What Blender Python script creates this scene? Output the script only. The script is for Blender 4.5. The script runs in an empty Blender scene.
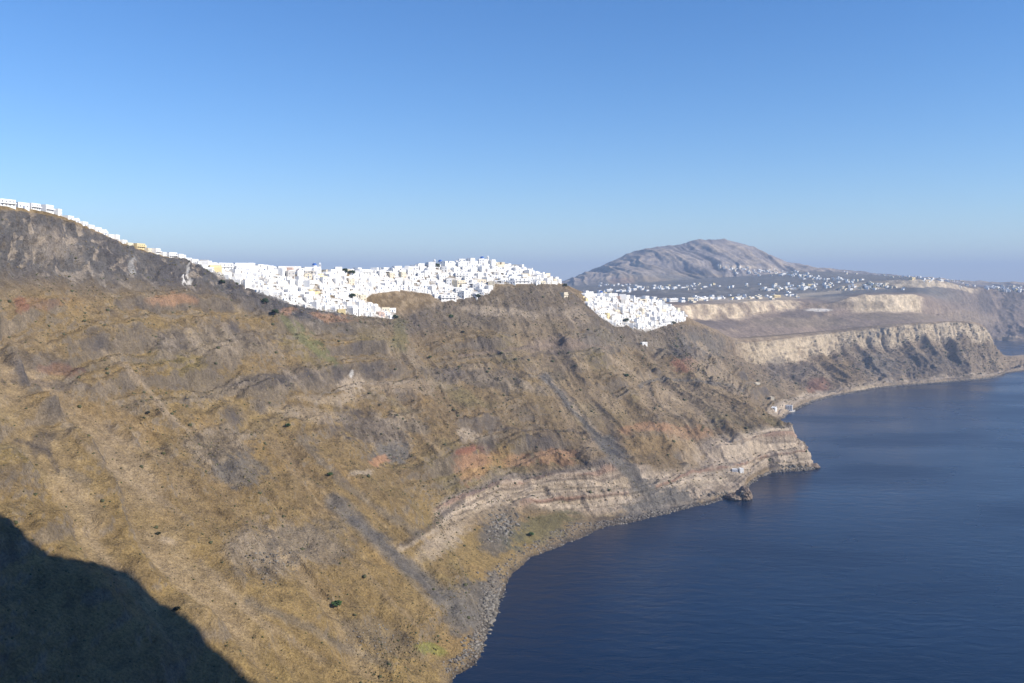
import bpy, math, random
import numpy as np
from mathutils import Vector
from mathutils.bvhtree import BVHTree

rng = random.Random(7)
F, HZ, H, CX = 887.0, 281.0, 300.0, 512.0      # focal length in pixels, horizon row, eye height (m)
SUN_AZ, SUN_EL = math.radians(111), math.radians(31)   # clockwise from the view direction (+Y)
SUN = np.array([math.cos(SUN_EL)*math.sin(SUN_AZ), math.cos(SUN_EL)*math.cos(SUN_AZ), math.sin(SUN_EL)])

sc = bpy.context.scene
col = sc.collection
w = bpy.data.worlds.new("World"); sc.world = w; w.use_nodes = True

# ------------------------------------------------------------------ helpers
def tag(o, label=None, cat=None, group=None, kind=None):
    if label: o["label"] = label
    if cat: o["category"] = cat
    if group: o["group"] = group
    if kind: o["kind"] = kind
    return o

def hash3(ix, iy, iz, seed):
    h = (ix.astype(np.uint32)*np.uint32(374761393) + iy.astype(np.uint32)*np.uint32(668265263)
         + iz.astype(np.uint32)*np.uint32(2147483647) + np.uint32((seed*974711) & 0xffffffff))
    h = (h ^ (h >> np.uint32(13)))*np.uint32(1274126177)
    h = (h ^ (h >> np.uint32(16)))*np.uint32(2246822519)
    h ^= h >> np.uint32(15)
    return (h & np.uint32(0xffffff)).astype(np.float32)/np.float32(0xffffff)*2-1

def vnoise(x, y, z, seed=0):
    fx, fy, fz = np.floor(x), np.floor(y), np.floor(z)
    ix, iy, iz = fx.astype(np.int64), fy.astype(np.int64), fz.astype(np.int64)
    tx, ty, tz = (x-fx).astype(np.float32), (y-fy).astype(np.float32), (z-fz).astype(np.float32)
    tx, ty, tz = [t*t*t*(t*(t*6-15)+10) for t in (tx, ty, tz)]
    def l(dy, dz):
        a = hash3(ix, iy+dy, iz+dz, seed); b = hash3(ix+1, iy+dy, iz+dz, seed)
        return a+(b-a)*tx
    a = l(0, 0); a = a+(l(1, 0)-a)*ty
    b = l(0, 1); b = b+(l(1, 1)-b)*ty
    return a+(b-a)*tz

def fbm(p, scale, octs=4, seed=0, gain=.5, ridged=False, st=(1, 1, 1)):
    s, a, tot, f = 0, 1.0, 0, 1.0/scale
    c, d = math.cos(.6), math.sin(.6)
    x, y, z = p[..., 0]/st[0], p[..., 1]/st[1], p[..., 2]/st[2]
    for k in range(octs):
        n = vnoise(x*f, y*f, z*f, seed+k*17)
        if ridged: n = 1-2*np.abs(n)
        s = s+a*n; tot += a; a *= gain; f *= 2.03
        x, y = x*c-y*d, x*d+y*c
    return s/tot

def sstep(a, b, x):
    t = np.clip((x-a)/(b-a), 0, 1); return t*t*(3-2*t)

def cat_rom(pts, counts):
    """pts (n, ...) -> smooth through all; counts[i] samples in gap i"""
    out = []; n = len(pts)
    for i in range(n-1):
        p0 = pts[max(i-1, 0)]; p1 = pts[i]; p2 = pts[i+1]; p3 = pts[min(i+2, n-1)]
        for k in range(counts[i]):
            t = k/counts[i]
            m1 = (p2-p0)*.42; m2 = (p3-p1)*.42
            out.append((2*t**3-3*t*t+1)*p1+(t**3-2*t*t+t)*m1+(-2*t**3+3*t*t)*p2+(t**3-t*t)*m2)
    out.append(pts[-1]); return np.array(out)

def grid_normals(G):
    du = np.gradient(G, axis=0); dv = np.gradient(G, axis=1)
    n = np.cross(du, dv); n /= np.linalg.norm(n, axis=-1, keepdims=True)+1e-9
    n[n[..., 2] < 0] *= -1
    return n

def proj(G):
    Y = np.maximum(G[..., 1], 1.0)
    return CX+F*G[..., 0]/Y, HZ-F*(G[..., 2]-H)/Y

def grid_mesh(name, G, mat, colr=None):
    nu, nv = G.shape[:2]
    me = bpy.data.meshes.new(name)
    idx = np.arange(nu*nv).reshape(nu, nv)
    q = np.stack([idx[:-1, :-1], idx[1:, :-1], idx[1:, 1:], idx[:-1, 1:]], -1).reshape(-1, 4)
    a = G[1, 0]-G[0, 0]; b = G[0, 1]-G[0, 0]
    g = np.cross(G[nu//2+1, nv//2]-G[nu//2, nv//2], G[nu//2, nv//2+1]-G[nu//2, nv//2])
    if g[2] < 0: q = q[:, ::-1]
    me.vertices.add(nu*nv); me.vertices.foreach_set("co", G.reshape(-1).astype(np.float32))
    me.loops.add(q.size); me.loops.foreach_set("vertex_index", q.reshape(-1).astype(np.int32))
    me.polygons.add(len(q)); me.polygons.foreach_set("loop_start", np.arange(0, q.size, 4, dtype=np.int32))
    me.polygons.foreach_set("use_smooth", np.ones(len(q), dtype=bool))
    me.update(calc_edges=True)
    if colr is not None:
        at = me.color_attributes.new("rock_colour", "FLOAT_COLOR", "POINT")
        c4 = np.ones((nu*nv, 4), np.float32); c4[:, :3] = colr.reshape(-1, 3)
        at.data.foreach_set("color", c4.reshape(-1))
    me.materials.append(mat)
    o = bpy.data.objects.new(name, me); col.objects.link(o); return o

# ------------------------------------------------------------------ materials
def new_mat(name):
    m = bpy.data.materials.new(name); m.use_nodes = True
    nt = m.node_tree; return m, nt, nt.nodes["Principled BSDF"]

def N(nt, typ, **kw):
    n = nt.nodes.new(typ)
    for k, v in kw.items(): setattr(n, k, v)
    return n

def ground_mat(name, fine=.6, bump=1.0, amt=.36):
    m, nt, bs = new_mat(name); L = nt.links.new
    tc = N(nt, "ShaderNodeTexCoord")
    at = N(nt, "ShaderNodeAttribute", attribute_name="rock_colour")
    n1 = N(nt, "ShaderNodeTexNoise"); n1.inputs["Scale"].default_value = fine; n1.inputs["Detail"].default_value = 4; n1.inputs["Roughness"].default_value = .65
    n2 = N(nt, "ShaderNodeTexNoise"); n2.inputs["Scale"].default_value = fine*.22; n2.inputs["Detail"].default_value = 5; n2.inputs["Roughness"].default_value = .7
    L(tc.outputs["Object"], n1.inputs["Vector"]); L(tc.outputs["Object"], n2.inputs["Vector"])
    r1 = N(nt, "ShaderNodeMapRange"); r1.inputs["From Min"].default_value = .3; r1.inputs["From Max"].default_value = .7
    r1.inputs["To Min"].default_value = 1-amt; r1.inputs["To Max"].default_value = 1+amt
    L(n1.outputs["Fac"], r1.inputs["Value"])
    r2 = N(nt, "ShaderNodeMapRange"); r2.inputs["From Min"].default_value = .3; r2.inputs["From Max"].default_value = .7
    r2.inputs["To Min"].default_value = 1-amt*.6; r2.inputs["To Max"].default_value = 1+amt*.6
    L(n2.outputs["Fac"], r2.inputs["Value"])
    mu = N(nt, "ShaderNodeMath", operation="MULTIPLY"); L(r1.outputs[0], mu.inputs[0]); L(r2.outputs[0], mu.inputs[1])
    vm = N(nt, "ShaderNodeVectorMath", operation="SCALE"); L(at.outputs["Color"], vm.inputs[0]); L(mu.outputs[0], vm.inputs["Scale"])
    L(vm.outputs[0], bs.inputs["Base Color"])
    ad = N(nt, "ShaderNodeMath", operation="ADD"); L(n1.outputs["Fac"], ad.inputs[0])
    m3 = N(nt, "ShaderNodeMath", operation="MULTIPLY"); m3.inputs[1].default_value = 3; L(n2.outputs["Fac"], m3.inputs[0]); L(m3.outputs[0], ad.inputs[1])
    bp = N(nt, "ShaderNodeBump"); bp.inputs["Strength"].default_value = bump; bp.inputs["Distance"].default_value = 1.2
    L(ad.outputs[0], bp.inputs["Height"]); L(bp.outputs[0], bs.inputs["Normal"])
    bs.inputs["Roughness"].default_value = .95; bs.inputs["Specular IOR Level"].default_value = .1
    return m

def plain(name, c, rough=.85, var=.12, scale=.6, spec=.2):
    m, nt, bs = new_mat(name); L = nt.links.new
    tc = N(nt, "ShaderNodeTexCoord"); n = N(nt, "ShaderNodeTexNoise")
    n.inputs["Scale"].default_value = scale; n.inputs["Detail"].default_value = 4
    L(tc.outputs["Object"], n.inputs["Vector"])
    r = N(nt, "ShaderNodeValToRGB")
    r.color_ramp.elements[0].position = .3; r.color_ramp.elements[1].position = .7
    r.color_ramp.elements[0].color = [x*(1-var) for x in c]+[1]; r.color_ramp.elements[1].color = [min(1, x*(1+var)) for x in c]+[1]
    L(n.outputs["Fac"], r.inputs[0]); L(r.outputs[0], bs.inputs["Base Color"])
    bs.inputs["Roughness"].default_value = rough; bs.inputs["Specular IOR Level"].default_value = spec
    return m

# palette of surface colours; dark also carries painted shade
PAL = dict(basalt=(.115, .106, .100), grass=(.262, .182, .076), earth=(.195, .134, .068), rock=(.192, .152, .106), dark=(.075, .066, .064), pale=(.47, .375, .275),
           orange=(.40, .22, .12), red=(.26, .105, .065), green=(.14, .142, .062), scree=(.155, .138, .118), cream=(.55, .44, .30),
           ochre=(.34, .22, .09), track=(.33, .25, .165), white=(.7, .66, .6), bright=(.22, .24, .05), mauve=(.225, .170, .130))
PAL = {k: np.array(v, np.float32) for k, v in PAL.items()}

def paint(C, px, py, nz, splats, lines):
    for (x, y, rx, ry, ang, kind, wt) in splats:
        a = math.radians(ang); dx = px-x; dy = py-y
        u = (dx*math.cos(a)+dy*math.sin(a))/rx; v = (-dx*math.sin(a)+dy*math.cos(a))/ry
        d = np.sqrt(u*u+v*v)
        k = (sstep(1.15, .65, d+nz*.5)*wt)[..., None]
        C[:] = C*(1-k)+PAL[kind]*k
    for (pts, wd, kind, wt) in lines:
        best = np.full(px.shape, 1e9, np.float32)
        for (x0, y0), (x1, y1) in zip(pts[:-1], pts[1:]):
            ex, ey = x1-x0, y1-y0; t = np.clip(((px-x0)*ex+(py-y0)*ey)/(ex*ex+ey*ey), 0, 1)
            best = np.minimum(best, np.hypot(px-x0-t*ex, py-y0-t*ey))
        k = (sstep(1.5, .35, best/(wd*(1+.35*nz))+nz*.6)*wt)[..., None]
        C[:] = C*(1-k)+PAL[kind]*k
    return C

def mixc(C, kind, k):
    C[:] = C*(1-k[..., None])+PAL[kind]*k[..., None]

TOWNS = [
 [(198, 258), (250, 262), (325, 262), (345, 272), (352, 290), (350, 300), (372, 306), (396, 312), (394, 319), (345, 314), (318, 310), (295, 305), (270, 299), (250, 290), (225, 281), (207, 272)],
 [(352, 266), (400, 260), (430, 260), (480, 255), (520, 262), (560, 277), (562, 284), (545, 284), (495, 284), (489, 294), (442, 302), (430, 294), (400, 290), (372, 294), (364, 300), (399, 316), (390, 318), (352, 300), (347, 285)],
 [(585, 296), (600, 286), (645, 292), (668, 298), (686, 321), (665, 325), (645, 333), (630, 326), (615, 327), (600, 317), (588, 306)]]
def in_poly(px, py, poly):
    ins = np.zeros(np.shape(px), bool)
    for (x0, y0), (x1, y1) in zip(poly, poly[1:]+poly[:1]):
        c = (np.asarray(y0 > py) != np.asarray(y1 > py)) & (px < (x1-x0)*(py-y0)/((y1-y0) or 1e-9)+x0)
        ins ^= c
    return ins
def in_towns(px, py):
    m = np.zeros(np.shape(px), bool)
    for p in TOWNS: m |= in_poly(px, py, p)
    return m.astype(np.float64)

# ------------------------------------------------------------------ the caldera slope
def P3(px, py, Y): return np.array([(px-CX)/F*Y, Y, H-(py-HZ)/F*Y])
def shore(px, py):
    Y = H*F/(py-HZ); return np.array([(px-CX)/F*Y, Y, 0.0])

def column(S, R, rf, rt, low=None, r4=None, r5=None, back=((110, -14), (520, -150)), sag=.06):
    S = shore(*S) if len(S) == 2 else np.array(S, float)
    R = P3(*R[:3]) if len(R) == 3 else np.array(R[:3], float)
    d = R-S
    def on(px, py):
        k = (px-CX)/F; t = (k*S[1]-S[0])/(d[0]-k*d[1]); t = min(max(t, -.2), .995)
        Y = S[1]+t*d[1]; return np.array([S[0]+t*d[0], Y, H-(py-HZ)/F*Y])
    def frac(t, z): return np.array([S[0]+t*d[0], S[1]+t*d[1], z])
    hd = np.array([d[0], d[1], 0]); hd /= np.linalg.norm(hd)
    RF = on(*rf) if len(rf) == 2 and rf[0] > 2 else frac(rf[0], rf[1])
    RT = on(*rt) if len(rt) == 2 and rt[0] > 2 else frac(rt[0], rt[1])
    tf = np.dot((RF-S)[:2], d[:2])/np.dot(d[:2], d[:2])
    lin = lambda t: RF[2]*(t/tf)*(1-sag*math.sin(math.pi*t/tf))
    if low: A, B = on(*low[:2]), on(*low[2:])
    else: A, B = frac(.05*tf, lin(.05*tf)), frac(.10*tf, lin(.10*tf))
    Q4 = on(*r4) if r4 else frac(.35*tf, lin(.35*tf))
    if r5: Q5 = on(*r5)
    else: Q5 = (Q4+RF)/2-np.array([0, 0, 1])*.04*np.linalg.norm(RF-Q4)
    (b1, z1), (b2, z2) = back
    return np.array([S-hd*60+np.array([0, 0, -28]), S-hd*3, A, B, Q4, Q5, RF, RT, R, R+hd*b1+np.array([0, 0, z1]), R+hd*b2+np.array([0, 0, z2])])

COLS = [
 (column((-330, -60, 0), (-640, 120, 350, 1), (.86, 300), (.93, 342)), 60),
 (column((-220, 130, 0), (-590, 350, 358, 1), (.86, 305), (.93, 350)), 110),
 (column((-135, 330, 0), (-530, 600, 364, 1), (.86, 305), (.93, 357)), 150),
 (column((400, 760), (8, 206, 850), (14, 266), (10, 211)), 150),
 (column((440, 700), (68, 218, 950), (80, 272), (70, 222)), 110),
 (column((470, 662), (132, 246, 1050), (146, 280), (135, 250)), 90),
 (column((490, 622), (200, 264, 1150), (216, 286), (204, 268)), 80),
 (column((505, 582), (262, 269, 1250), (296, 318), (283, 300), low=(447, 533, 432, 518), r4=(405, 480)), 80),
 (column((530, 557), (330, 272, 1330), (358, 326), (348, 314), low=(478, 507, 468, 493), r4=(448, 455)), 80),
 (column((570, 540), (375, 272, 1420), (404, 330), (396, 319), low=(522, 505, 509, 481), r4=(480, 437)), 80),
 (column((608, 527), (430, 267, 1500), (455, 326), (446, 302), low=(584, 513, 567, 477), r4=(528, 434)), 80),
 (column((648, 518), (480, 263, 1570), (505, 310), (496, 289), low=(634, 508, 618, 470), r4=(580, 432)), 80),
 (column((692, 506), (530, 271, 1640), (560, 312), (546, 284), low=(688, 503, 668, 476), r4=(632, 425)), 80),
 (column((738, 494), (565, 284, 1720), (592, 318), (574, 294), low=(735, 492, 705, 468), r4=(676, 420)), 80),
 (column((768, 473), (598, 296, 1800), (624, 340), (612, 322), low=(766, 469, 748, 433), r4=(718, 410)), 80),
 (column((815, 468), (645, 300, 1900), (664, 345), (655, 326), low=(811, 462, 790, 430), r4=(748, 395)), 80),
 (column((470, 1570, 0), (660, 304, 1950), (682, 346), (672, 326)), 50),
 (column((535, 1830, 0), (674, 309, 2000), (694, 347), (684, 325)), 50),
 (column((790, 412), (692, 319, 2100), (706, 348), (697, 327)), 60),
 (column((812, 402), (716, 329, 2250), (730, 354), (720, 335), back=((110, -6), (400, -60))), 70),
 (column((836, 396), (742, 338, 2450), (752, 367), (746, 343), back=((110, -6), (400, -60))), 100),
 (column((882, 388), (832, 331, 2850), (838, 349), (834, 333), back=((110, -6), (400, -60))), 90),
 (column((940, 383), (900, 324, 2900), (905, 340), (902, 326), back=((110, -6), (400, -90))), 80),
 (column((985, 379), (958, 321, 3000), (962, 335), (959, 323), back=((110, -10), (400, -170))), 60),
 (column((998, 376), (984, 326, 3060), (986, 338), (985, 329), back=((110, -30), (400, -190))), 50),
 (column((1007, 373), (1002, 354, 3160), (1004, 360), (1003, 356), back=((60, -12), (180, -50))), 50),
 (column((1032, 370), (1036, 354, 3300), (1036, 360), (1036, 356), back=((60, -10), (180, -50))), 50),
 (column((1090, 367), (1098, 357, 3400), (1097, 362), (1097.5, 358), back=((60, -10), (180, -50))), 20),
]
pts = np.array([c for c, n in COLS]); cnt = [n for c, n in COLS][:-1]
U = cat_rom(pts, cnt)                               # (nu, 11, 3)
VC = [6, 46, 60, 62, 130, 150, 70, 64, 20, 14]
tv, rowpos = [], []
for i, n in enumerate(VC):
    for k in range(n): tv.append((i, k/n))
tv.append((9, 1.0))
i0 = np.array([a for a, b in tv]); tt = np.array([b for a, b in tv])
G = U[:, i0]*(1-tt)[None, :, None]+U[:, i0+1]*tt[None, :, None]
V = (i0+tt)[None, :]*np.ones((G.shape[0], 1))
for it in range(10):                                 # soften the creases down the slope
    Gs = G.copy(); Gs[:, 1:-1] = (G[:, :-2]+2*G[:, 1:-1]+G[:, 2:])/4; G = Gs
UI = np.concatenate([np.arange(n)/n+i for i, n in enumerate(cnt)]+[[len(cnt)]])[:, None]*np.ones((1, G.shape[1]))
SPL = [ # patches of bare rock, ash, iron-stained scoria and scrub; one dark notch is painted shade
 (40, 300, 30, 6, 0, 'red', .2), (30, 362, 40, 9, 8, 'dark', .5), (50, 385, 45, 6, 5, 'dark', .5), (20, 302, 7, 8, 0, 'red', .5), (55, 371, 20, 5, 8, 'red', .3),
 (170, 298, 26, 6, 2, 'orange', .55), (215, 345, 80, 16, 3, 'rock', .75), (175, 343, 26, 10, 0, 'dark', .45), (255, 335, 28, 8, 0, 'dark', .3),
 (250, 388, 62, 12, -8, 'rock', .8), (270, 380, 50, 5, -10, 'dark', .5), (300, 375, 26, 10, 0, 'dark', .4), (215, 450, 35, 26, 0, 'rock', .7), (235, 470, 30, 14, 0, 'scree', .7),
 (40, 445, 12, 14, 40, 'dark', .5), (75, 478, 20, 5, 25, 'rock', .6), (370, 430, 42, 18, 10, 'dark', .6), (405, 425, 24, 8, 20, 'rock', .8), (390, 452, 20, 11, 0, 'scree', .9),
 (352, 385, 14, 12, 0, 'pale', .5), (330, 400, 40, 6, 0, 'pale', .35), (400, 385, 60, 8, 0, 'pale', .28), (310, 415, 50, 7, 10, 'pale', .3), (380, 459, 12, 4, -10, 'orange', .8), (362, 474, 16, 3, -10, 'pale', .6),
 (285, 548, 52, 26, 0, 'pale', .32), (250, 550, 25, 28, 0, 'rock', .7), (310, 545, 40, 25, 0, 'scree', .4), (270, 565, 22, 20, 30, 'rock', .5),
 (314, 344, 32, 6, 38, 'green', .75), (290, 322, 14, 4, 40, 'green', .6), (330, 316, 22, 4, 5, 'orange', .55), (290, 312, 10, 3, 10, 'orange', .5), (400, 335, 9, 22, 0, 'green', .4),
 (480, 318, 42, 9, 4, 'rock', .6), (540, 330, 40, 12, 15, 'rock', .35), (575, 315, 14, 8, 0, 'pale', .35), (475, 376, 55, 9, 4, 'dark', .45), (510, 385, 50, 6, 6, 'rock', .6), (455, 372, 14, 7, 0, 'dark', .5),
 (560, 345, 40, 9, -5, 'mauve', .7), (560, 362, 22, 14, 0, 'dark', .35), (600, 340, 26, 14, 20, 'scree', .5), (466, 433, 10, 7, 20, 'pale', .6), (468, 450, 16, 5, -10, 'red', .5),
 (474, 464, 20, 15, -15, 'orange', .6), (470, 450, 14, 3, -10, 'red', .45), (500, 458, 12, 11, 0, 'ochre', .6), (518, 463, 16, 7, 0, 'orange', .45), (556, 457, 22, 8, -5, 'orange', .5), (480, 470, 22, 5, -12, 'ochre', .5), (590, 450, 12, 10, 0, 'track', .5),
 (650, 428, 30, 5, -3, 'orange', .55), (690, 432, 30, 8, 0, 'orange', .35), (660, 445, 45, 9, 0, 'ochre', .25), (485, 445, 9, 9, 50, 'dark', .5),
 (505, 525, 24, 22, 0, 'rock', .8), (495, 540, 18, 16, 0, 'scree', .7), (540, 530, 40, 14, -20, 'green', .45), (450, 530, 34, 14, -35, 'track', .6), (440, 545, 30, 12, -30, 'pale', .5),
 (658, 504, 44, 17, -10, 'scree', 1), (662, 512, 46, 8, -12, 'basalt', .35), (645, 492, 16, 16, 0, 'scree', 1), (700, 345, 30, 14, 0, 'scree', .6), (655, 345, 40, 8, 10, 'rock', .7), (690, 352, 22, 9, 0, 'dark', .6),
 (685, 366, 16, 9, 10, 'red', .6), (705, 370, 24, 9, 20, 'track', .6), (710, 395, 60, 20, 10, 'track', .45), (728, 450, 38, 17, 0, 'pale', .85), (712, 447, 16, 14, 0, 'mauve', .35), (780, 455, 20, 12, 40, 'pale', .45),
 (776, 370, 10, 14, 0, 'dark', .5), (800, 372, 16, 10, 0, 'dark', .5), (818, 386, 12, 7, 0, 'red', .5), (824, 393, 10, 5, 0, 'pale', .6), (868, 388, 16, 2.5, -3, 'cream', .5), (942, 384, 12, 2, -3, 'cream', .35),
 (840, 370, 26, 12, 25, 'earth', .6), (880, 366, 24, 14, 25, 'scree', .6), (930, 365, 36, 14, 0, 'dark', .45), (960, 366, 10, 18, -15, 'dark', .4), (1000, 362, 20, 6, 0, 'track', .5),
 (430, 650, 18, 6, 10, 'bright', .5), (776, 460, 7, 13, 10, 'dark', .75), (500, 313, 50, 5, 6, 'pale', .45), (620, 497, 40, 9, -4, 'pale', .4), (168, 540, 10, 5, 0, 'pale', .3), (187, 275, 2.2, 11, 0, 'white', .85), (132, 265, 4, 10, 0, 'white', .3), (351, 371, 1.3, 4, 5, 'white', .7), (50, 245, 30, 18, 20, 'pale', .25), (470, 610, 30, 26, -60, 'scree', .8),  # dark notch near the headland tip: its shade is painted into the colour
 (490, 600, 12, 30, 10, 'scree', .8), (380, 640, 50, 16, 20, 'scree', .35), (325, 590, 20, 12, 0, 'earth', .5), (740, 400, 30, 8, 10, 'earth', .4), (790, 412, 14, 4, -10, 'pale', .5),
]
LIN = [
 ([(400, 543), (425, 531), (450, 510), (472, 491), (505, 480), (560, 473), (600, 463), (612, 456)], 3.4, 'dark', .55),
 ([(400, 547), (430, 534), (455, 513), (475, 495), (505, 484), (560, 477), (600, 467)], 2.2, 'pale', .6),
 ([(333, 500), (365, 528), (405, 562), (440, 595), (480, 628)], 9, 'scree', .8), ([(352, 518), (375, 534), (415, 574), (440, 599)], 4, 'basalt', .5),
 ([(300, 440), (340, 480), (390, 515), (420, 535)], 4, 'scree', .45), ([(105, 350), (130, 375), (165, 412), (190, 430)], 2.5, 'track', .6),
 ([(545, 375), (575, 410), (605, 445), (640, 490)], 4.5, 'scree', .9), ([(552, 380), (580, 412), (610, 446)], 1.6, 'track', .7), ([(606, 440), (625, 462), (645, 488), (662, 504)], 7, 'scree', .95), ([(602, 350), (640, 380), (670, 410), (690, 425)], 2.4, 'track', .8),
 ([(598, 405), (612, 430), (622, 455), (640, 480)], 4, 'dark', .45), ([(655, 385), (690, 405), (725, 430), (735, 445)], 2, 'track', .6), ([(700, 340), (720, 362), (745, 395)], 2, 'track', .7), ([(684, 335), (706, 360), (735, 385)], 1.6, 'track', .5),
 ([(640, 385), (665, 378), (700, 380), (740, 388)], 1.6, 'scree', .7), ([(460, 355), (500, 350), (560, 345), (610, 345)], 1.8, 'mauve', .6), ([(500, 362), (540, 355), (590, 352)], 1.5, 'dark', .4),
 ([(490, 432), (540, 430), (582, 430)], 1.6, 'dark', .5), ([(610, 392), (650, 412), (700, 420), (760, 425)], 1.6, 'dark', .3), ([(526, 434), (530, 449)], 1.6, 'dark', .6),  # the last short stroke is a gully shadow painted as a dark line
 ([(780, 350), (800, 345), (830, 338)], 2, 'cream', .5), ([(795, 345), (815, 366), (830, 380)], 2, 'track', .8), ([(845, 345), (865, 365), (885, 385)], 2.5, 'track', .7),
 ([(250, 600), (330, 640), (390, 665)], 5, 'scree', .45), ([(60, 420), (110, 470), (190, 520)], 3, 'track', .35), ([(200, 560), (260, 620), (320, 660)], 4, 'track', .35),
 ([(15, 440), (45, 450), (60, 475)], 2.5, 'dark', .5),
]
base = G.copy()
nrm = grid_normals(G)
# distance along the coast (metres) measured half way up the slope
mid = U[:, 4]; al = np.concatenate([[0], np.cumsum(np.linalg.norm(np.diff(mid, axis=0), axis=1))])[:, None]*np.ones((1, G.shape[1]))
gp = np.stack([al, V*40, G[..., 2]], -1)
warp = fbm(G, 120, 3, 5)
gul = fbm(np.stack([al+warp*40, V*16, V*0], -1), 85, 4, 11, ridged=True)        # chutes and spurs running downhill
rib = fbm(np.stack([al+warp*14, V*22, V*0], -1), 17, 4, 23, ridged=True)        # ribs on the cliffs
rough = fbm(G, 60, 7, 31, gain=.56)
patch = fbm(G, 150, 4, 43)
fade_sh = sstep(1.0, 2.2, V); onslope = sstep(1.3, 2.5, V)*(1-sstep(5.6, 6.3, V)); rimc = sstep(5.7, 6.1, V)*(1-sstep(6.9, 7.2, V))
lowc = sstep(1.7, 2.1, V)*(1-sstep(2.9, 3.2, V))*sstep(6.5, 7.4, UI)
village = sstep(6.85, 7.05, V)*(1-sstep(8.2, 8.6, V))
back = sstep(8.0, 8.5, V)
far = sstep(17, 20, UI)
# horizontal lava and ash benches
zs = G[..., 2]+fbm(G, 220, 3, 71)*22+fbm(G, 50, 3, 73)*5
st = (zs/31.0); stf = st-np.floor(st); bench = sstep(.36, .68, stf)-stf
chute = sstep(-.02, -.4, gul)
lk = fbm(np.stack([al, np.floor(st)*500, V*0], -1), 95, 4, 75)          # each lava bed comes and goes along the coast
benchm = sstep(-.22, .18, lk+.25*rough)*onslope*(1-.85*chute)*(1-.7*far)
benchm = benchm*(1-.8*sstep(8.5, 6.5, UI)*sstep(4.75, 4.3, V))
stf2 = zs/9.0-np.floor(zs/9.0)
disp = (gul*(10+7*sstep(6, 9, UI)-7*sstep(13, 15, UI)*(1-far))-3)*onslope*(.8+.3*far)*(1-.8*lowc)+rough*(5.5*onslope*(1-.45*chute)+2.5)*(1-.75*lowc)*(1-village*.9)*(1-.7*back)*(.35+.65*fade_sh)
disp = disp+rimc*(rib*6.5+gul*5)*(1-.55*sstep(7, 8.5, UI)*(1-far))+lowc*(rib*2.2+gul*2.5)
bx, by = proj(G); RK = np.zeros(V.shape); fbm_edge = fbm(G, 7, 3, 67)                  # bare rock stands out of the soil
wn = fbm(G, 26, 4, 61); wm = fbm(G, 70, 3, 62)
for (x, y, rx, ry, ang, kind, wt) in SPL:
    if kind in ('rock', 'dark'):
        a = math.radians(ang); dx = bx-x; dy = by-y
        d = np.hypot((dx*math.cos(a)+dy*math.sin(a))/rx, (-dx*math.sin(a)+dy*math.cos(a))/ry)
        RK = np.maximum(RK, sstep(1.3, .5, d+wn*.9+.5*fbm_edge)*min(1, wt+.2))
RK = np.maximum(RK, sstep(.28, .5, fbm(G, 90, 5, 63, gain=.6))*.8*onslope*(1-.6*sstep(8.5, 6.5, UI)*sstep(4.75, 4.3, V)))
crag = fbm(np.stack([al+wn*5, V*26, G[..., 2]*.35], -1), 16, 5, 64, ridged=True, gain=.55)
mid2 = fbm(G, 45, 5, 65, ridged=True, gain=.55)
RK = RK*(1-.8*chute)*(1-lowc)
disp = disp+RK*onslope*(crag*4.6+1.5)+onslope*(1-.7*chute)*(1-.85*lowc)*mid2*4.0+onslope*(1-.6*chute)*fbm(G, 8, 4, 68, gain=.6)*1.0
lst = G[..., 2]+fbm(G, 60, 3, 69)*2.5; ls1 = sstep(-.2, .2, np.sin(lst*.62))*1.6+sstep(-.1, .1, np.sin(lst*.27+1))*2.6
disp = disp+lowc*ls1
G = G+nrm*disp[..., None]
G[..., 2] += bench*19*benchm+(sstep(.3, .7, stf2)-stf2)*5*benchm
hdir = U[:, 0]-U[:, 1]; hdir[:, 2] = 0; hdir /= np.linalg.norm(hdir, axis=1, keepdims=True)
cst = (fbm(np.stack([al, V*3, V*0], -1), 55, 5, 111, gain=.6)*9+fbm(np.stack([al, V*6, V*0], -1), 14, 3, 113, ridged=True)*2.2)*sstep(3.2, 1.2, V)
G = G+hdir[:, None, :]*cst[..., None]                 # coves and points along the waterline
bump6 = np.exp(-((V-6)/.55)**2)
G[..., 2] += far*bump6*sstep(26, 24, UI)*(fbm(np.stack([al, V*0, V*0], -1), 75, 4, 117)*30-4)
G = G+hdir[:, None, :]*(far*sstep(5.2, 6, V)*sstep(8, 7.2, V)*sstep(26, 24, UI)*fbm(np.stack([al, V*30, V*0], -1), 80, 4, 119, ridged=True)*16)[..., None]
cl2 = fbm(G, 14, 4, 91, ridged=True)
G = G+nrm*((cl2*1.8)*(sstep(.0, .4, benchm)*onslope*(1-lowc)+rimc+lowc*.35))[..., None]
nrm2 = grid_normals(G)
steep = 1-nrm2[..., 2]
px, py = proj(G)
nz3 = fbm(G, 4.5, 3, 57, gain=.6); nzs = fbm(G, 38, 4, 55); nz2 = fbm(G, 9, 4, 66); str1 = fbm(np.stack([al+warp*10, V*7, V*0], -1), 11, 4, 77)
C = np.zeros(G.shape, np.float32); C[:] = PAL['earth']
mixc(C, 'grass', np.clip(.62-.55*sstep(6.8, 10.5, UI)+patch*.8+nz2*.35, 0, 1)*.95)
mixc(C, 'scree', sstep(7, 10, UI)*.15*(1-far*.5))
mixc(C, 'track', np.clip(far*.45+nzs*.5*far, 0, .9)); mixc(C, 'mauve', far*.4)
mixc(C, 'track', sstep(.25, .75, str1)*onslope*.35)
mixc(C, 'ochre', sstep(.25, .6, fbm(G, 55, 3, 88))*.35*(1-sstep(8, 12, UI)))
mixc(C, 'green', sstep(.1, .6, fbm(G, 70, 4, 99))*.28*onslope*(1-far))
mixc(C, 'rock', sstep(.30, .52, steep+.08*nz2)*.85*onslope*(1-lowc))
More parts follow.
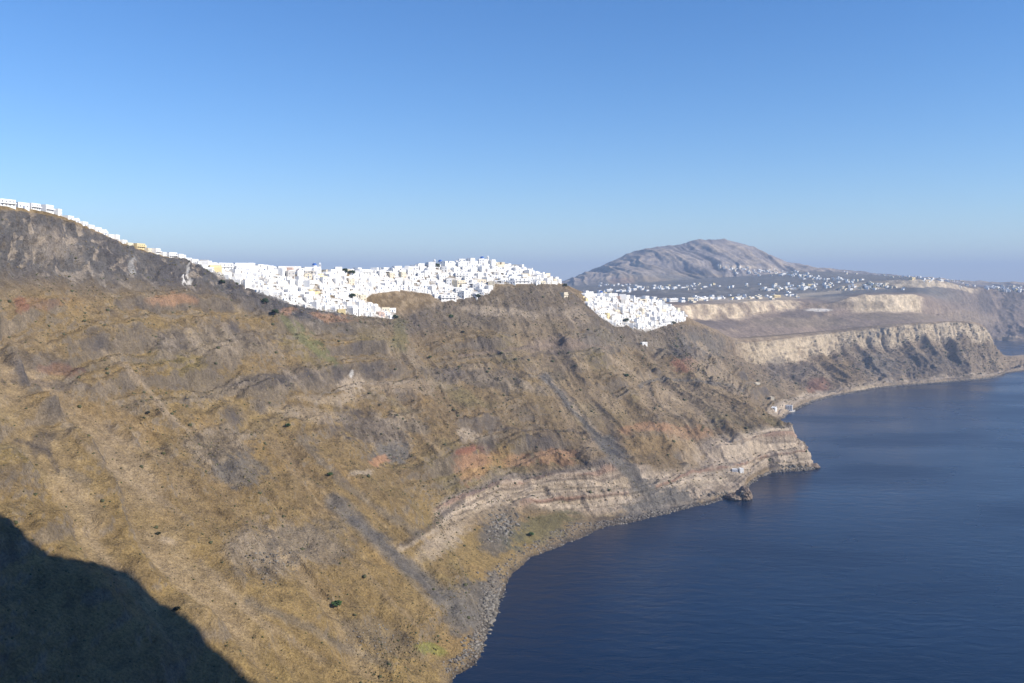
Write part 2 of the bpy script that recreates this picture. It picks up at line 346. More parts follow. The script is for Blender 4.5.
mixc(C, 'rock', RK*onslope*np.clip(.5+.5*wn+.3*nz3, 0, 1)*.75); mixc(C, 'dark', RK*onslope*sstep(.1, -.5, crag)*.5)
mixc(C, 'dark', sstep(.34, .46, stf+nz2*.1)*sstep(.75, .6, stf+nz2*.1)*benchm*np.clip(.45+nzs, .1, .9)); mixc(C, 'scree', sstep(.36, .1, stf)*benchm*.35)
mixc(C, 'track', chute*onslope*np.clip(.35+.4*nzs, 0, .7))
rc = rimc*(1-far)*(1-.6*sstep(7, 8.5, UI))
mixc(C, 'basalt', np.clip(rc*(1.1+nz2*.5), 0, 1)); mixc(C, 'dark', rc*sstep(.0, .5, nzs+.7*nz2+.4*rib)*.7); mixc(C, 'pale', rc*sstep(.1, .45, nz2-.3*nzs-.2*rib)*.45)
strata = np.sin(zs*.55+nzs*3)*.5+.5
mixc(C, 'pale', lowc*np.clip(.75+.3*strata+nzs*.4, 0, 1)*.95); mixc(C, 'mauve', lowc*sstep(.1, .5, np.sin(lst*.31+.6))*.42); mixc(C, 'dark', lowc*sstep(.80, .95, np.sin(lst*.62+1.9))*.38); mixc(C, 'red', lowc*sstep(.9, .98, np.sin(lst*.27+2.2))*.35)
# tuff cliffs of the far rim
tuff = rimc*sstep(19.3, 20.2, UI)*(1-sstep(24, 24.6, UI))
mixc(C, 'cream', tuff*np.clip(.75+nz2*.7+.3*strata+.3*rib, 0, 1)*.85); mixc(C, 'dark', tuff*sstep(-.25, -.7, rib+.6*nz2)*.5)
mixc(C, 'dark', sstep(18.5, 20, UI)*onslope*sstep(.1, .5, gul*-.6+nzs*.8)*.2)
mixc(C, 'rock', far*sstep(2.6, 1.6, V)*np.clip(.5+nz2, 0, 1))
mixc(C, 'track', village*.5*sstep(-.2, .4, nz2))
VM = in_towns(px, py)*sstep(6.5, 6.9, V)*sstep(8.9, 8.5, V); mixc(C, 'white', VM*sstep(-.6, .0, nz2)*.95)
wx = px+(nzs*5+nz2*4); wy = py+(wm*5+wn*4)
paint(C, wx, wy, nzs*.6+nz2*.9+nz3*.6+wn*.5, SPL, LIN)
wet = sstep(3.5, .3, G[..., 2]+nz2*1.5); mixc(C, 'dark', wet*.75)
mixc(C, 'pale', sstep(9, 4, G[..., 2]+nz2*3)*sstep(.5, 3, G[..., 2])*.15)
crv = sstep(.15, -.45, crag+.5*nz3)*np.clip(RK+rimc+.5*lowc, 0, 1)      # hollows of the crag noise darkened: crevice shade put into the colour
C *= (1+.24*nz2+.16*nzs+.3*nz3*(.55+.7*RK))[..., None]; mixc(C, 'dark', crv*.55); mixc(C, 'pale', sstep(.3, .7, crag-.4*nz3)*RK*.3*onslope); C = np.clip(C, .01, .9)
M_slope = ground_mat("caldera_slope_rock")
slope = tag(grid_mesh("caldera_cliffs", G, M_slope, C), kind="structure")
GA, PXA, PYA = G, px, py

# ------------------------------------------------------------------ the plateau beyond
# pixel column : rows (py, distance) from the rim edge to the far skyline
PL = [
 (470, [(345, 1900), (335, 2300), (322, 2350), (312, 3400), (305, 3900), (302, 4000), (292, 5500), (300, 7500)]),
 (580, [(345, 1950), (330, 2350), (318, 2400), (305, 3400), (297, 3900), (294, 4000), (285, 5500), (296, 7500)]),
 (640, [(340, 2050), (322, 2500), (306, 2550), (299, 3500), (293, 3950), (291, 4050), (283, 5500), (294, 7500)]),
 (680, [(328, 2180), (319, 2620), (304, 2660), (298, 3500), (293, 4000), (290, 4100), (280, 5500), (292, 7500)]),
 (740, [(344, 2480), (318, 2850), (303, 2890), (297, 3500), (293, 4000), (289, 4100), (276, 5500), (292, 7500)]),
 (792, [(340, 2760), (309, 3050), (300, 3090), (296, 3550), (292, 4000), (288, 4100), (272, 5500), (292, 7500)]),
 (825, [(337, 2930), (314, 3120), (305, 3180), (297, 3600), (292, 4000), (288, 4080), (271, 5500), (292, 7500)]),
 (862, [(332, 2960), (312, 3200), (295, 3240), (293, 3700), (290, 4000), (283, 4050), (274, 5500), (292, 7500)]),
 (915, [(331, 3000), (312, 3300), (295, 3340), (292, 3700), (288, 4000), (280, 4050), (277, 5500), (292, 7500)]),
 (940, [(330, 3080), (318, 3650), (305, 3720), (296, 3900), (287, 4150), (281, 4200), (280, 5500), (292, 7500)]),
 (968, [(345, 3400), (330, 4100), (316, 4180), (302, 4280), (292, 4400), (288, 4450), (285, 5500), (292, 7500)]),
 (992, [(350, 4200), (341, 4440), (325, 4540), (308, 4640), (296, 4760), (289, 4850), (287, 5600), (294, 7500)]),
 (1030, [(350, 4300), (341, 4440), (326, 4560), (310, 4660), (298, 4780), (290, 4860), (287, 5600), (294, 7500)]),
 (1090, [(350, 4400), (340, 4500), (326, 4620), (312, 4720), (300, 4840), (293, 4900), (289, 5600), (295, 7500)]),
 (1180, [(350, 4500), (341, 4600), (332, 4700), (322, 4800), (312, 4900), (305, 4950), (300, 5600), (298, 7500)]),
]
pp = np.array([[P3(x, y, Y) for (y, Y) in r] for x, r in PL])
U = cat_rom(pp, [60]*(len(PL)-1))
VC = [26, 34, 30, 34, 24, 50, 16]
tv = [(i, k/n) for i, n in enumerate(VC) for k in range(n)]+[(6, 1.0)]
i0 = np.array([a for a, b in tv]); tt = np.array([b for a, b in tv])
G = U[:, i0]*(1-tt)[None, :, None]+U[:, i0+1]*tt[None, :, None]
V = (i0+tt)[None, :]*np.ones((G.shape[0], 1))
for it in range(3):
    Gs = G.copy(); Gs[:, 1:-1] = (G[:, :-2]+2*G[:, 1:-1]+G[:, 2:])/4; G = Gs
nrm = grid_normals(G)
rough = fbm(G, 160, 6, 131, gain=.55); rib = fbm(G, 60, 4, 137, ridged=True)
px, py = proj(G)
q1 = sstep(.85, 1.1, V)*(1-sstep(1.9, 2.1, V)); q2 = sstep(3.9, 4.1, V)*(1-sstep(4.9, 5.15, V)); rgt = sstep(925, 985, px)
amp = 5+16*q1+8*q2+26*rgt*(1-sstep(4.8, 5.2, V))
G = G+nrm*(rough*amp*.6+(rib*.5)*(amp-5)*.9)[..., None]
px, py = proj(G)
nz1 = fbm(G, 120, 4, 141); nz2 = fbm(G, 30, 4, 147)
C = np.zeros(G.shape, np.float32); C[:] = PAL['mauve']
fld = sstep(2.2, 3.2, V)*(1-rgt)
C = C*(1-.7*fld[..., None])+np.array((.145, .15, .14), np.float32)*.7*fld[..., None]; mixc(C, 'dark', fld*sstep(-.1, .3, nz1)*.35); mixc(C, 'track', sstep(.25, .5, nz2)*.35)
mixc(C, 'dark', rgt*sstep(-.2, .4, rib*.5+nz1)*.45); mixc(C, 'mauve', rgt*.25)
qa = q1*sstep(676, 690, px)*(1-sstep(790, 806, px)); qb = q1*sstep(846, 862, px)*(1-sstep(915, 926, px)); qc = q2*sstep(826, 846, px)*(1-sstep(965, 985, px))
mixc(C, 'cream', np.clip(qa*(.6+nz2*1.2), 0, 1)*.8); mixc(C, 'cream', np.clip(qb*(1+nz2*.6), 0, 1)); mixc(C, 'cream', np.clip(qc*(.8+nz2), 0, 1)*.75)
paint(C, px, py, nz1*.6+nz2*.5, [
 (800, 322, 60, 6, 0, 'rock', .6), (700, 325, 50, 5, 0, 'dark', .4), (800, 314, 22, 5, 0, 'dark', .6), (850, 305, 40, 4, 0, 'rock', .5), (900, 317, 60, 4, 0, 'rock', .6), (820, 310, 14, 1.6, 0, 'white', .6),
 (840, 299, 20, 3, 0, 'cream', .35), (760, 300, 50, 2, -3, 'cream', .5), (905, 290, 14, 4, 0, 'dark', .4), (985, 300, 8, 14, -10, 'dark', .6), (1010, 300, 6, 14, -10, 'dark', .5), (970, 318, 26, 8, 10, 'track', .35), (1010, 338, 16, 3, 0, 'track', .7), (640, 297, 40, 5, 0, 'dark', .4)],
 [([(690, 300), (740, 299), (800, 295), (840, 292)], 1.5, 'cream', .6)])
C *= (1+.25*nz2+.15*nz1)[..., None]; C = np.clip(C, .01, .9)
M_far = ground_mat("far_ground", fine=.12, bump=.5, amt=.4)
plateau = tag(grid_mesh("plateau_terrain", G, M_far, C), kind="structure"); GP = G

# ------------------------------------------------------------------ the limestone mountain
RID = [(430, 296), (520, 289), (570, 281), (600, 267), (640, 251), (680, 244), (712, 240), (745, 245), (768, 253), (788, 263), (815, 268), (850, 271), (890, 275), (940, 281), (1000, 288), (1080, 296)]
mp = []
for x, y in RID:
    hgt = max(0, 292-y)
    mp.append([P3(x-hgt*.25, 299, 5000), P3(x-hgt*.2, 291-hgt*.10, 5450), P3(x-hgt*.1, 288-hgt*.42, 5900), P3(x, y, 6500), P3(x+hgt*.1, 290-hgt*.5, 7400), P3(x, 296, 8600)])
U = cat_rom(np.array(mp), [36]*(len(RID)-1))
VC = [26, 44, 60, 30, 14]
tv = [(i, k/n) for i, n in enumerate(VC) for k in range(n)]+[(4, 1.0)]
i0 = np.array([a for a, b in tv]); tt = np.array([b for a, b in tv])
G = U[:, i0]*(1-tt)[None, :, None]+U[:, i0+1]*tt[None, :, None]
V = (i0+tt)[None, :]*np.ones((G.shape[0], 1))
for it in range(2):
    Gs = G.copy(); Gs[:, 1:-1] = (G[:, :-2]+2*G[:, 1:-1]+G[:, 2:])/4; G = Gs
nrm = grid_normals(G)
gul = fbm(np.stack([G[..., 0]*1.0+G[..., 1]*.22+fbm(G, 500, 3, 199)*160, G[..., 1]*.14, G[..., 2]*0], -1), 240, 5, 201, ridged=True, gain=.6)
rough = fbm(G, 200, 6, 207, gain=.55)
face = sstep(.8, 1.8, V)*(1-.55*sstep(2.6, 3.0, V))
G = G+nrm*(gul*44*face+rough*(18*face+6))[..., None]
px, py = proj(G); nz1 = fbm(G, 260, 4, 211); nz2 = fbm(G, 70, 4, 217)
C = np.zeros(G.shape, np.float32); C[:] = (.25, .225, .22)
mixc(C, 'dark', sstep(.1, -.45, gul+.3*nz1)*.6); mixc(C, 'pale', sstep(.1, .5, nz2*.5+.8*gul)*.7*face); mixc(C, 'track', face*.2)  # gully shade and lit ridge streaks are put into the colour
lowm = 1-sstep(1.0, 1.7, V+nz1*.3)
mixc(C, 'green', lowm*.4); mixc(C, 'scree', lowm*.35); mixc(C, 'dark', lowm*sstep(-.1, .3, nz2)*.3)
paint(C, px, py, nz1*.6+nz2*.5, [(640, 278, 34, 3, 6, 'track', .7), (622, 281, 14, 4, 0, 'orange', .35), (700, 275, 30, 1.6, 3, 'track', .7), (740, 267, 20, 2, 0, 'cream', .6)], [])
C *= (1+.2*nz2)[..., None]; C = np.clip(C, .01, .9)
mountain = tag(grid_mesh("mountain", G, M_far, C), kind="structure"); GM = G

def bvh_of(Gr, su=1, sv=1):
    g = Gr[::su, ::sv]; nu, nv = g.shape[:2]; idx = np.arange(nu*nv).reshape(nu, nv)
    q = np.stack([idx[:-1, :-1], idx[1:, :-1], idx[1:, 1:], idx[:-1, 1:]], -1).reshape(-1, 4)
    return BVHTree.FromPolygons(g.reshape(-1, 3).tolist(), q.tolist())
BV = [bvh_of(GA, 2, 2), bvh_of(GP), bvh_of(GM)]
EYE = Vector((0, 0, H))
def hit(x, y):
    d = Vector(((x-CX)/F, 1, -(y-HZ)/F)).normalized(); best = None
    for b in BV:
        r = b.ray_cast(EYE, d)
        if r[0] is not None and (best is None or r[3] < best[3]): best = r
    return best
def ground_z(x, y):
    z = -30
    for b in BV:
        r = b.ray_cast(Vector((x, y, 2000)), Vector((0, 0, -1)))
        if r[0] is not None: z = max(z, r[0].z)
    return z

# ------------------------------------------------------------------ sea
m, nt, bs = new_mat("sea_water"); L = nt.links.new
tc = N(nt, "ShaderNodeTexCoord")
mp_ = N(nt, "ShaderNodeMapping"); mp_.inputs["Rotation"].default_value = (0, 0, .35); mp_.inputs["Scale"].default_value = (.55, 1.3, 1); L(tc.outputs["Object"], mp_.inputs[0])
n1 = N(nt, "ShaderNodeTexNoise"); n1.inputs["Scale"].default_value = .06; n1.inputs["Detail"].default_value = 6; n1.inputs["Roughness"].default_value = .6; n1.inputs["Distortion"].default_value = .4
n2 = N(nt, "ShaderNodeTexNoise"); n2.inputs["Scale"].default_value = .0045; n2.inputs["Detail"].default_value = 4
L(mp_.outputs[0], n1.inputs[0]); L(mp_.outputs[0], n2.inputs[0])
bp = N(nt, "ShaderNodeBump"); bp.inputs["Strength"].default_value = .55; bp.inputs["Distance"].default_value = 1.6; L(n1.outputs["Fac"], bp.inputs["Height"])
L(bp.outputs[0], bs.inputs["Normal"])
rp = N(nt, "ShaderNodeMapRange"); rp.inputs["From Min"].default_value = .35; rp.inputs["From Max"].default_value = .65; rp.inputs["To Min"].default_value = .16; rp.inputs["To Max"].default_value = .34
L(n2.outputs["Fac"], rp.inputs["Value"]); L(rp.outputs[0], bs.inputs["Roughness"])
bs.inputs["Base Color"].default_value = (.004, .019, .050, 1); bs.inputs["IOR"].default_value = 1.33; bs.inputs["Specular IOR Level"].default_value = .4
SEA = 30000
me = bpy.data.meshes.new("sea"); me.from_pydata([(-SEA, -SEA, 0), (SEA, -SEA, 0), (SEA, SEA, 0), (-SEA, SEA, 0)], [], [(0, 1, 2, 3)]); me.materials.append(m)
sea = bpy.data.objects.new("sea", me); col.objects.link(sea); tag(sea, kind="structure")

# ------------------------------------------------------------------ the rock headland behind the viewer, which shades the slope at lower left
bound = [(-40, 505), (5, 521), (32, 534), (60, 549), (90, 557), (118, 565), (130, 590), (150, 612), (185, 622), (197, 642), (225, 656), (262, 690), (300, 730)]
crest = []
for (x, y) in bound:
    r = hit(x, y)
    p = np.array(r[0]); k = 430.0
    while True:
        q = p+SUN*k
        if q[1] < 60 or (q[0] > .66*q[1]+10 and q[0] > 0): break
        k += 10
    crest.append(p+SUN*(k+15)-np.array([0, 0, 9.]))
crest = np.array(crest)
print("CREST", crest.round(0).tolist())

# ------------------------------------------------------------------ world, sun, camera, haze
nt = w.node_tree; bg = nt.nodes["Background"]
sky = nt.nodes.new("ShaderNodeTexSky"); sky.sky_type = "NISHITA"; sky.sun_disc = False
sky.sun_elevation = SUN_EL; sky.sun_rotation = SUN_AZ; sky.altitude = 300
sky.air_density = 1.0; sky.dust_density = 0.0; sky.ozone_density = 5.0
hs = nt.nodes.new('ShaderNodeHueSaturation'); hs.inputs['Saturation'].default_value = 1.2; hs.inputs['Hue'].default_value = .506
nt.links.new(sky.outputs[0], hs.inputs['Color']); nt.links.new(hs.outputs[0], bg.inputs[0]); bg.inputs[1].default_value = .115
sd = bpy.data.lights.new("sun", "SUN"); sd.energy = 4.4; sd.angle = math.radians(.5); sd.color = (1, .93, .82)
so = bpy.data.objects.new("sun", sd); col.objects.link(so)
so.rotation_euler = Vector(SUN).to_track_quat("Z", "Y").to_euler(); so.location = (500, -500, 900)
cd = bpy.data.cameras.new("camera"); cam = bpy.data.objects.new("camera", cd); col.objects.link(cam); sc.camera = cam
cam.location = (0, 0, H); cam.rotation_euler = (math.pi/2, 0, 0)
cd.sensor_width = 36; cd.lens = 36*F/1024; cd.shift_y = -(341.5-HZ)/1024; cd.clip_start = 1; cd.clip_end = 200000
m = bpy.data.materials.new("haze_air"); m.use_nodes = True; nt = m.node_tree
for n in list(nt.nodes):
    if n.type == "BSDF_PRINCIPLED": nt.nodes.remove(n)
pv = nt.nodes.new("ShaderNodeVolumePrincipled"); pv.inputs["Density"].default_value = 8.5e-5; pv.inputs["Color"].default_value = (.62, .76, 1, 1); pv.inputs["Anisotropy"].default_value = 0.0
nt.links.new(pv.outputs[0], nt.nodes["Material Output"].inputs["Volume"])
b = SEA+500
me = bpy.data.meshes.new("haze"); zz0, zz1 = -60, 900
me.from_pydata([(x, y, z) for z in (zz0, zz1) for x, y in ((-b, -b), (b, -b), (b, b), (-b, b))], [], [(3, 2, 1, 0), (4, 5, 6, 7), (0, 1, 5, 4), (1, 2, 6, 5), (2, 3, 7, 6), (3, 0, 4, 7)])
me.materials.append(m); hz = bpy.data.objects.new("haze", me); col.objects.link(hz); tag(hz, kind="stuff")

sc.view_settings.view_transform = "Standard"; sc.view_settings.look = "None"; sc.view_settings.exposure = 0.55; sc.view_settings.gamma = 1
cy = sc.cycles; cy.use_denoising = True; cy.max_bounces = 5; cy.diffuse_bounces = 2; cy.glossy_bounces = 2; cy.volume_bounces = 0; cy.transparent_max_bounces = 4
try: cy.denoiser = "OPENIMAGEDENOISE"
except Exception: pass
#--PART2--
# the headland: the crest found above, a face falling to the sea below it and a broad back falling away from the viewer
cr = [np.array([60, -420, 380.]), np.array([95, -200, 455.]), np.array([130, -20, 480.]), np.array([165, 120, 482.])]+[c for c in crest]
cr += [crest[-1]+np.array([4, 8, -70]), crest[-1]+np.array([9, 20, -170]), crest[-1]+np.array([14, 34, -262])]
out = np.array([SUN[0], SUN[1], 0])/math.hypot(SUN[0], SUN[1])
rows = []
for c in cr:
    zt = max(c[2], 4)
    rows.append([np.array([c[0], c[1], -25])-out*2, np.array([c[0], c[1], zt*.45])-out*1, np.array([c[0], c[1], zt*.9]), np.array([c[0], c[1], zt]),
                 np.array([c[0], c[1], zt*.93])+out*25, np.array([c[0], c[1], zt*.6])+out*120, np.array([c[0], c[1], -25])+out*300])
U = cat_rom(np.array(rows), [12]*(len(rows)-1))
tv = [(i, k/10) for i in range(6) for k in range(10)]+[(5, 1.0)]
i0 = np.array([a for a, b in tv]); tt = np.array([b for a, b in tv])
G = U[:, i0]*(1-tt)[None, :, None]+U[:, i0+1]*tt[None, :, None]
mv = np.abs((i0+tt)-3)[None, :]
G = G+(fbm(G, 11, 4, 305, gain=.6)*4.5*np.clip(mv*0+1, 0, 1)+fbm(G, 40, 5, 301)*(2+6*np.clip(mv-.6, 0, 1)))[..., None]*np.array([.6, -.5, .5])
C = np.zeros(G.shape, np.float32); C[:] = PAL['rock']; nz = fbm(G, 20, 4, 303)
mixc(C, 'dark', sstep(-.1, .5, nz)*.6); mixc(C, 'grass', sstep(.1, .5, -nz)*.5)
tag(grid_mesh("headland", G, M_slope, np.clip(C, .01, .9)), kind="structure")

# ------------------------------------------------------------------ building materials
M = dict(white=plain("whitewash", (.85, .83, .79), .9, .05), cream=plain("cream_plaster", (.72, .63, .47), .9, .08), yellow=plain("yellow_plaster", (.74, .60, .32), .9, .08),
         grey=plain("grey_plaster", (.52, .49, .45), .9, .1), rose=plain("rose_plaster", (.62, .45, .36), .9, .08),
         win=plain("window_shutter", (.17, .19, .22), .4, .2, spec=.4), door=plain("door_paint", (.06, .11, .22), .6, .15), blue=plain("dome_blue", (.05, .14, .42), .5, .1),
         wood=plain("brown_wood", (.12, .07, .04), .8, .2), roof=plain("flat_roof_lime", (.70, .68, .64), .95, .12, .3), bell=plain("bronze", (.18, .12, .05), .5, .2))

class MB:
    def __init__(s): s.v, s.f = [], []
    def box(s, x0, x1, y0, y1, z0, z1):
        n = len(s.v); s.v += [(x, y, z) for z in (z0, z1) for x, y in ((x0, y0), (x1, y0), (x1, y1), (x0, y1))]
        s.f += [tuple(n+i for i in q) for q in ((3, 2, 1, 0), (4, 5, 6, 7), (0, 1, 5, 4), (1, 2, 6, 5), (2, 3, 7, 6), (3, 0, 4, 7))]; return s
    def vault(s, x0, x1, y0, y1, z, h, n=10):           # half barrel running back from the front
        b = len(s.v); cx, r = (x0+x1)/2, (x1-x0)/2
        for y in (y0, y1):
            s.v += [(cx-r*math.cos(math.pi*k/n), y, z+h*math.sin(math.pi*k/n)) for k in range(n+1)]
        s.f += [(b+k, b+k+1, b+n+2+k, b+n+1+k) for k in range(n)]
        s.f += [tuple(b+n-k for k in range(n+1)), tuple(b+n+1+k for k in range(n+1)), (b, b+n+1, b+2*n+1, b+n)]; return s
    def dome(s, cx, cy, z, r, h, n=14, m=6):
        b = len(s.v)
        for j in range(m):
            a = math.pi/2*j/m
            s.v += [(cx+r*math.cos(a)*math.cos(2*math.pi*k/n), cy+r*math.cos(a)*math.sin(2*math.pi*k/n), z+h*math.sin(a)) for k in range(n)]
        s.v.append((cx, cy, z+h)); t = len(s.v)-1
        for j in range(m-1): s.f += [(b+j*n+k, b+j*n+(k+1) % n, b+(j+1)*n+(k+1) % n, b+(j+1)*n+k) for k in range(n)]
        s.f += [(b+(m-1)*n+k, b+(m-1)*n+(k+1) % n, t) for k in range(n)]; s.f.append(tuple(b+n-1-k for k in range(n))); return s
    def prism(s, cx, cy, z0, z1, r, n=8):
        b = len(s.v)
        for z in (z0, z1): s.v += [(cx+r*math.cos(2*math.pi*(k+.5)/n), cy+r*math.sin(2*math.pi*(k+.5)/n), z) for k in range(n)]
        s.f += [(b+k, b+(k+1) % n, b+n+(k+1) % n, b+n+k) for k in range(n)]+[tuple(b+n-1-k for k in range(n)), tuple(b+n+k for k in range(n))]; return s
    def cone(s, cx, cy, z0, z1, r, n=4):
        b = len(s.v); s.v += [(cx+r*math.cos(2*math.pi*(k+.5)/n), cy+r*math.sin(2*math.pi*(k+.5)/n), z0) for k in range(n)]+[(cx, cy, z1)]
        s.f += [(b+k, b+(k+1) % n, b+n) for k in range(n)]+[tuple(b+n-1-k for k in range(n))]; return s
    def mesh(s, name, mat):
        me = bpy.data.meshes.new(name); me.from_pydata(s.v, [], s.f); me.materials.append(mat); me.update(); return me

def part(name, mb, mat): return (name, mb.mesh(name, mat))
def windows(spots, w=1.0, h=1.3):
    return [part("window", MB().box(x-w/2, x+w/2, y-.06, y+.12, z, z+h), M['win']) for x, y, z in spots]
def flatroof(x0, x1, y0, y1, z, mat):
    m = MB().box(x0+.3, x1-.3, y0+.3, y1-.3, z, z+.12)
    m.box(x0, x1, y0, y0+.3, z, z+.7).box(x0, x1, y1-.3, y1, z, z+.7).box(x0, x0+.3, y0+.3, y1-.3, z, z+.7).box(x1-.3, x1, y0+.3, y1-.3, z, z+.7)
    return part("roof", m, mat)

# each kind returns a list of parts; local -Y looks out over the sea, z = 0 is the floor, walls run down into the slope
def k_flat(c):
    wm = M[c]; r = [part("wall", MB().box(-5.2, 5.2, 0, 8, -7, 3.9), wm), flatroof(-5.2, 5.2, 0, 8, 3.9, wm)]
    return r+windows([(-3.2, 0, 1.1), (3.1, 0, 1.1)])+[part("door", MB().box(-.6, .6, -.06, .1, 0, 2.3), M['door'])]
def k_tall(c):
    wm = M[c]; r = [part("wall", MB().box(-3.8, 3.8, 0, 7.5, -7, 7.2), wm), flatroof(-3.8, 3.8, 0, 7.5, 7.2, wm)]
    return r+windows([(-2, 0, 4.5), (2, 0, 4.5), (-2, 0, 1.1)])+[part("door", MB().box(1.3, 2.5, -.06, .1, 0, 2.3), M['wood'])]
def k_vault(c):
    wm = M[c]; r = [part("wall", MB().box(-4, 4, 0, 10, -7, 2.8), wm), part("roof", MB().vault(-4, 4, 0, 10, 2.8, 2.6), wm)]
    return r+windows([(-2.2, 0, 1.1), (2.2, 0, 1.1)])+[part("door", MB().box(-.6, .6, -.06, .1, 0, 2.4), M['door']), part("fanlight", MB().box(-.8, .8, -.06, .1, 3.3, 4.3), M['win'])]
def k_step(c):          # lower floor with a terrace on it and a smaller room set back
    wm = M[c]; m = MB().box(-6, 6, 0, 9, -7, 3.4).box(-5.9, 2, 4.2, 8.9, 3.4, 6.6)
    r = [part("wall", m, wm), flatroof(-5.9, 2, 4.2, 8.9, 6.6, wm), part("parapet", MB().box(-6, 6, 0, .25, 3.4, 4.3).box(5.75, 6, .25, 9, 3.4, 4.3).box(-6, -5.75, .25, 4.1, 3.4, 4.3), wm)]
    return r+windows([(-4, 0, 1), (3.8, 0, 1), (-4.2, 4.2, 4.5)])+[part("door", MB().box(-.4, .9, 4.14, 4.3, 3.45, 5.7), M['door'])]
def k_porch(c):         # a deep shaded porch between two rooms
    wm = M[c]; m = MB().box(-6, -2.7, 0, 8, -7, 3.6).box(2.7, 6, 0, 8, -7, 3.6).box(-2.7, 2.7, 3.5, 7.99, -7, 3.6).box(-2.7, 2.7, .01, 3.5, -7, 0).box(-2.7, 2.7, .01, 3.5, 2.9, 3.6)
    r = [part("wall", m, wm), flatroof(-6, 6, 0, 8, 3.6, wm)]
    return r+windows([(-4.4, 0, 1), (4.4, 0, 1)])+[part("door", MB().box(-.7, .7, 3.42, 3.6, 0, 2.2), M['wood'])]
def k_long(c):
    wm = M[c]; r = [part("wall", MB().box(-10, 10, 0, 9, -8, 6.6), wm), flatroof(-10, 10, 0, 9, 6.6, wm)]
    r.append(part("balcony", MB().box(-9.5, 9.5, -1.5, 0, 3.1, 3.3).box(-9.5, 9.5, -1.5, -1.35, 3.3, 4.1), wm))
    return r+windows([(x, 0, z) for z in (.9, 4.2) for x in (-7.5, -2.5, 2.5, 7.5)], 1.5, 1.8)
def k_church(c):
    wm = M[c]; r = [part("wall", MB().box(-5, 5, 0, 14, -7, 6).vault(-5, 5, 0.01, 13.99, 6, 2.4), wm), part("drum", MB().prism(0, 9, 7, 10.2, 3.6, 10), wm),
                    part("dome", MB().dome(0, 9, 10.2, 3.7, 3.6), M['blue']), part("cross", MB().box(-.12, .12, 8.9, 9.1, 13.7, 15.4).box(-.6, .6, 8.9, 9.1, 14.6, 14.85), wm)]
    t = MB().box(5.2, 8.2, 0, 3, -7, 9)
    for x in (5.2, 7.5):
        for y in (0, 2.3): t.box(x, x+.7, y, y+.7, 9, 12)
    t.box(5.1, 8.3, -.1, 3.1, 12, 12.5).cone(6.7, 1.5, 12.5, 15.5, 2.2)
    return r+[part("bell_tower", t, wm), part("bell", MB().dome(6.7, 1.5, 9.8, .7, 1.1), M['bell'])]+windows([(-2.6, 0, 3), (2.6, 0, 3)], 1, 2)+[part("door", MB().box(-.9, .9, -.06, .1, 0, 3), M['door'])]

KINDS = dict(flat=(k_flat, "flat-roofed house"), tall=(k_tall, "narrow two-storey house"), vault=(k_vault, "barrel-vaulted house"), step=(k_step, "stepped house with roof terrace"),
             porch=(k_porch, "low house with shaded porch"), long=(k_long, "long two-storey block"))
CLR = dict(white="white", cream="cream", yellow="pale yellow", grey="grey", rose="pinkish")
CACHE = {}
def parts_of(kind, c):
    if (kind, c) not in CACHE: CACHE[kind, c] = KINDS[kind][0](c) if kind != "church" else k_church(c)
    return CACHE[kind, c]
def put(name, parts, loc, rz, sx, sy, sz, with_parts=True):
    r = bpy.data.objects.new(name, None); col.objects.link(r); r.empty_display_size = 1
    r.location = loc; r.rotation_euler = (0, 0, rz); r.scale = (sx, sy, sz)
    for nm, me in parts:
        o = bpy.data.objects.new(nm, me); o.parent = r; col.objects.link(o)
    return r
def to_px(p): return CX+F*p[0]/p[1], HZ-F*(p[2]-H)/p[1]

# ------------------------------------------------------------------ where the houses stand
NG = grid_normals(GA)
Vg = np.array([a+b for a, b in [(i, k/n) for i, n in enumerate([6, 46, 60, 62, 130, 150, 70, 64, 20, 14]) for k in range(n)]]+[10.0])[None, :]*np.ones(GA.shape[:2])
cand = []
PX, PY = PXA, PYA
for ti, poly in enumerate(TOWNS):
    ok = in_poly(PX, PY, poly) & (Vg > 6.75) & (Vg < 8.5)
    ii = np.argwhere(ok); order = list(range(len(ii))); rng.shuffle(order)
    cand += [(ti, tuple(ii[k])) for k in order]
placed = []           # (town, kind, colour, loc, rz, scales)
cells = {}
def free(p, d):
    k = (int(p[0]//16), int(p[1]//16))
    for a in (-1, 0, 1):
        for b in (-1, 0, 1):
            for q, dq in cells.get((k[0]+a, k[1]+b), ()):
                if (q[0]-p[0])**2+(q[1]-p[1])**2+((q[2]-p[2])*1.3)**2 < (.5*(d+dq))**2: return False
    return True
def claim(p, d): cells.setdefault((int(p[0]//16), int(p[1]//16)), []).append((p, d))
def facing(n):
    return math.atan2(n[1], n[0])+math.pi/2
def pick_kind():
    return rng.choices(["flat", "tall", "vault", "step", "porch", "long"], [26, 16, 18, 18, 14, 8])[0]
